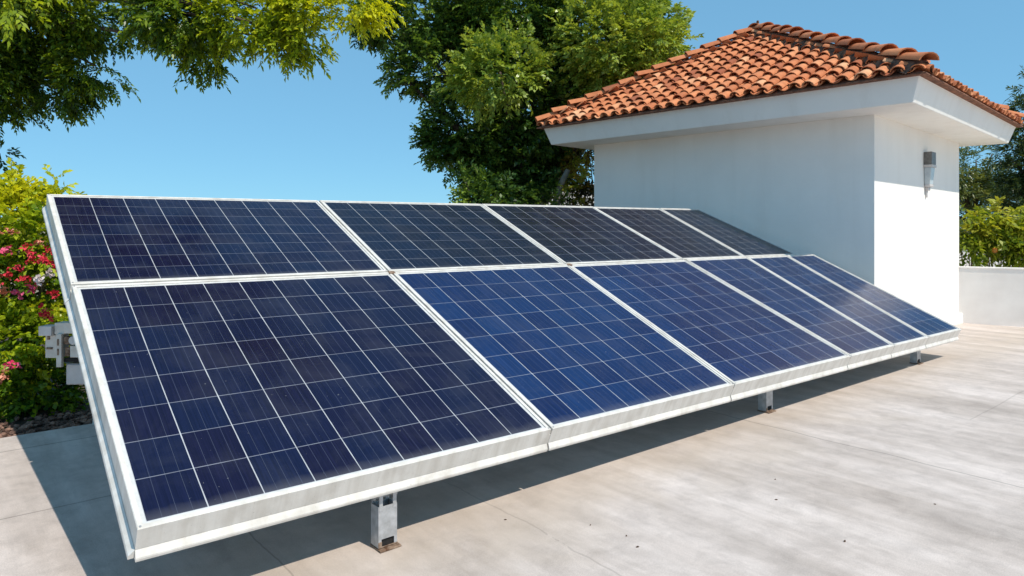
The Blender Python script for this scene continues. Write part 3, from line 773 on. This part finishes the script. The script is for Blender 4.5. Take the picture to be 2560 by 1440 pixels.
# ------------------------------------------------------------------ shrubs under the tree, beside the house wall
Yr = 13.6
tree('rusty_shrub', 'shrub with rusty and olive leaves between the tree and the house wall', 'shrub', (at(1455, 500, Yr+1).x, Yr+1, -.5),
     [blob(1466, 405, 42, Yr+1, .72), blob(1470, 375, 32, Yr+1, .85), blob(1452, 440, 26, Yr+1, .75), blob(1475, 470, 40, Yr+.6, .98), blob(1430, 480, 25, Yr+1, .3), blob(1465, 520, 60, Yr+1, .4)], 150, L_rust,
     dict(n=8, L=.30, leaf=.12, width=.055, droop=.3, spread=.9), .06, 1.2, 5)
rs = bpy.data.objects['rusty_shrub']; mb = MB(); rb = Vector(rs.location)
mb.tube([at(1378, 560, Yr+.6) - rb, at(1392, 500, Yr+.6) - rb, at(1402, 462, Yr+.6) - rb, at(1420, 424, Yr+.6) - rb], [.11, .085, .07, .05], 9)
mb.build('stem', simple('pale_bark', (.20, .17, .14), (.36, .32, .27), 9, .9, 0, .3, 40), rs, smooth=True)
tree('garden_shrub', 'low bright green shrub at the foot of the big tree just above the panels', 'shrub', (at(1185, 500, Yr).x, Yr, -.5),
     [blob(1165, 455, 28, Yr, .30), blob(1205, 470, 40, Yr, .26), blob(1175, 492, 30, Yr, .62), blob(1240, 480, 40, Yr, .28), blob(1200, 540, 70, Yr, .4), blob(1290, 500, 45, Yr+.6, .3), blob(1350, 470, 40, Yr+.8, .2), blob(1360, 520, 60, Yr+.8, .2)], 150, L_dark,
     dict(n=8, L=.28, leaf=.13, width=.05, droop=.25, spread=.9), .05, 1.0, 5)

# ------------------------------------------------------------------ right side: hedge behind the low wall, trees beyond
hl = ['yellow green leafy shrub behind the low wall, touching the house corner', 'yellow green shrub bearing an orange fruit, with bare pale stems, behind the low wall', 'leafy shrub behind the low wall at the right edge of the picture']
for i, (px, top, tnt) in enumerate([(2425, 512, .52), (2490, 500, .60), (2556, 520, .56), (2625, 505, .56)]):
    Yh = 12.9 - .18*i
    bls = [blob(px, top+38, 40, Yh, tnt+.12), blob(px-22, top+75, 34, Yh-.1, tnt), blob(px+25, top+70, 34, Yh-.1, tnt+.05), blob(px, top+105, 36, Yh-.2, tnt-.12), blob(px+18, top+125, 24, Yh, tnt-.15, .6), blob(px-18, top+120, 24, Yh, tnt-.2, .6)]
    b = (at(px+6, 600, Yh).x, Yh+.05, -.5)
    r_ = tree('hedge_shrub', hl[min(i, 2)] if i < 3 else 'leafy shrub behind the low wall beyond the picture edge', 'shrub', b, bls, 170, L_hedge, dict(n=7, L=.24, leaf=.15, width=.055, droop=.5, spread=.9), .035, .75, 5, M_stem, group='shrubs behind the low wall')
    if i == 1:
        mb = MB(); c = at(2487, 626, Yh-.35) - Vector(b)
        mb.tube([c + Vector((0, 0, z)) for z in (-.05, -.035, 0, .035, .05)], [.012, .038, .05, .038, .012], 10)
        mo = simple('orange_skin', (.45, .16, .02), (.55, .24, .03), 8, .45); mb.build('fruit', mo, r_, smooth=True)
# second pale wall segment behind the stems
K2 = at(2395, 660, 14.6); bw = empty('rear_wall', loc=(K2.x - .3, 14.6, 0)); tag(bw, 'pale wall seen between the shrub stems behind the low wall', 'wall')
mb = MB(); mb.box((0, 0, -.62), (6, .2, 1.02)); mb.build('wall_face', M_lowwall, bw)
mb = MB(); mb.box((-.02, -.03, 1.021), (6.02, .23, 1.07)); mb.build('coping', M_lowwall, bw)

Yc = 24
cb_ = [blob(2590, 300, 60, Yc, .34), blob(2600, 220, 40, Yc, .36), blob(2570, 360, 55, Yc, .32), blob(2545, 420, 45, Yc, .30), blob(2620, 420, 90, Yc, .3), blob(2540, 480, 50, Yc, .26), blob(2525, 395, 22, Yc, .3, .7), blob(2600, 520, 90, Yc, .26), blob(2535, 330, 22, Yc, .32, .7), blob(2545, 275, 16, Yc, .36, .6)]
tree('conifer_tree', 'tall dark conifer at the right edge beyond the low wall', 'tree', (at(2610, 500, Yc).x, Yc, -.6), cb_, 75, L_far,
     dict(n=10, L=.55, leaf=.20, width=.05, droop=.3, spread=.7), .25, 3.0, 8)
Ya = 30
ab = [blob(2440, 400, 38, Ya, .55, .45), blob(2480, 385, 30, Ya, .55, .35), blob(2405, 420, 45, Ya, .5, .6), blob(2420, 470, 50, Ya, .62), blob(2480, 470, 45, Ya, .5), blob(2370, 440, 60, Ya, .5), blob(2510, 505, 50, Ya, .4), blob(2430, 510, 60, Ya, .5), blob(2340, 520, 80, Ya, .4), blob(2490, 440, 24, Ya, .6, .6)]
tree('feathery_tree', 'loose feathery grey green tree in the distance just right of the house', 'tree', (at(2430, 500, Ya).x, Ya, -.6), ab, 46, L_far,
     dict(n=10, L=.7, leaf=.24, width=.06, droop=.3, spread=.8), .2, 2.4, 9)

# ------------------------------------------------------------------ bits of leaf litter on the concrete
def gpt(px, py):
    Yg = F*1.5/(py - YH); return Vector(((px-CX)/F*Yg, Yg, 0))
for px, py, s in [(q_[0], q_[1], q_[2]*.55) for q_ in [(1263, 1300, .014), (1566, 1340, .015), (1594, 1368, .018), (1938, 1199, .012), (1940, 1250, .016), (2337, 1261, .012), (1476, 1313, .012), (2112, 1354, .02)]]:
    P = gpt(px, py); mb = MB(); a = random.uniform(0, 6.28)
    d = Vector((math.cos(a), math.sin(a), 0)); e = Vector((-d.y, d.x, 0))
    vs = [d*-s, e*s*.45 + Vector((0, 0, s*.25)), d*s + Vector((0, 0, s*.3)), e*-s*.4 + Vector((0, 0, s*.12)), Vector((0, 0, s*.5))]
    lo = [Vector((v.x, v.y, 0.0005)) for v in vs[:4]]
    mb.add(lo + [v + Vector((0, 0, .002)) for v in vs[:4]] + [vs[4] + Vector((0, 0, .002))], [(3, 2, 1, 0)] + [(i, (i+1) % 4, 4+(i+1) % 4, 4+i) for i in range(4)] + [(4+i, 4+(i+1) % 4, 8) for i in range(4)])
    o = mb.build('leaf_scrap', M_speck); o.location = P
    tag(o, 'tiny dark scrap of dead leaf lying on the sunlit concrete', 'leaf scrap', 'dead leaf scraps on the concrete')
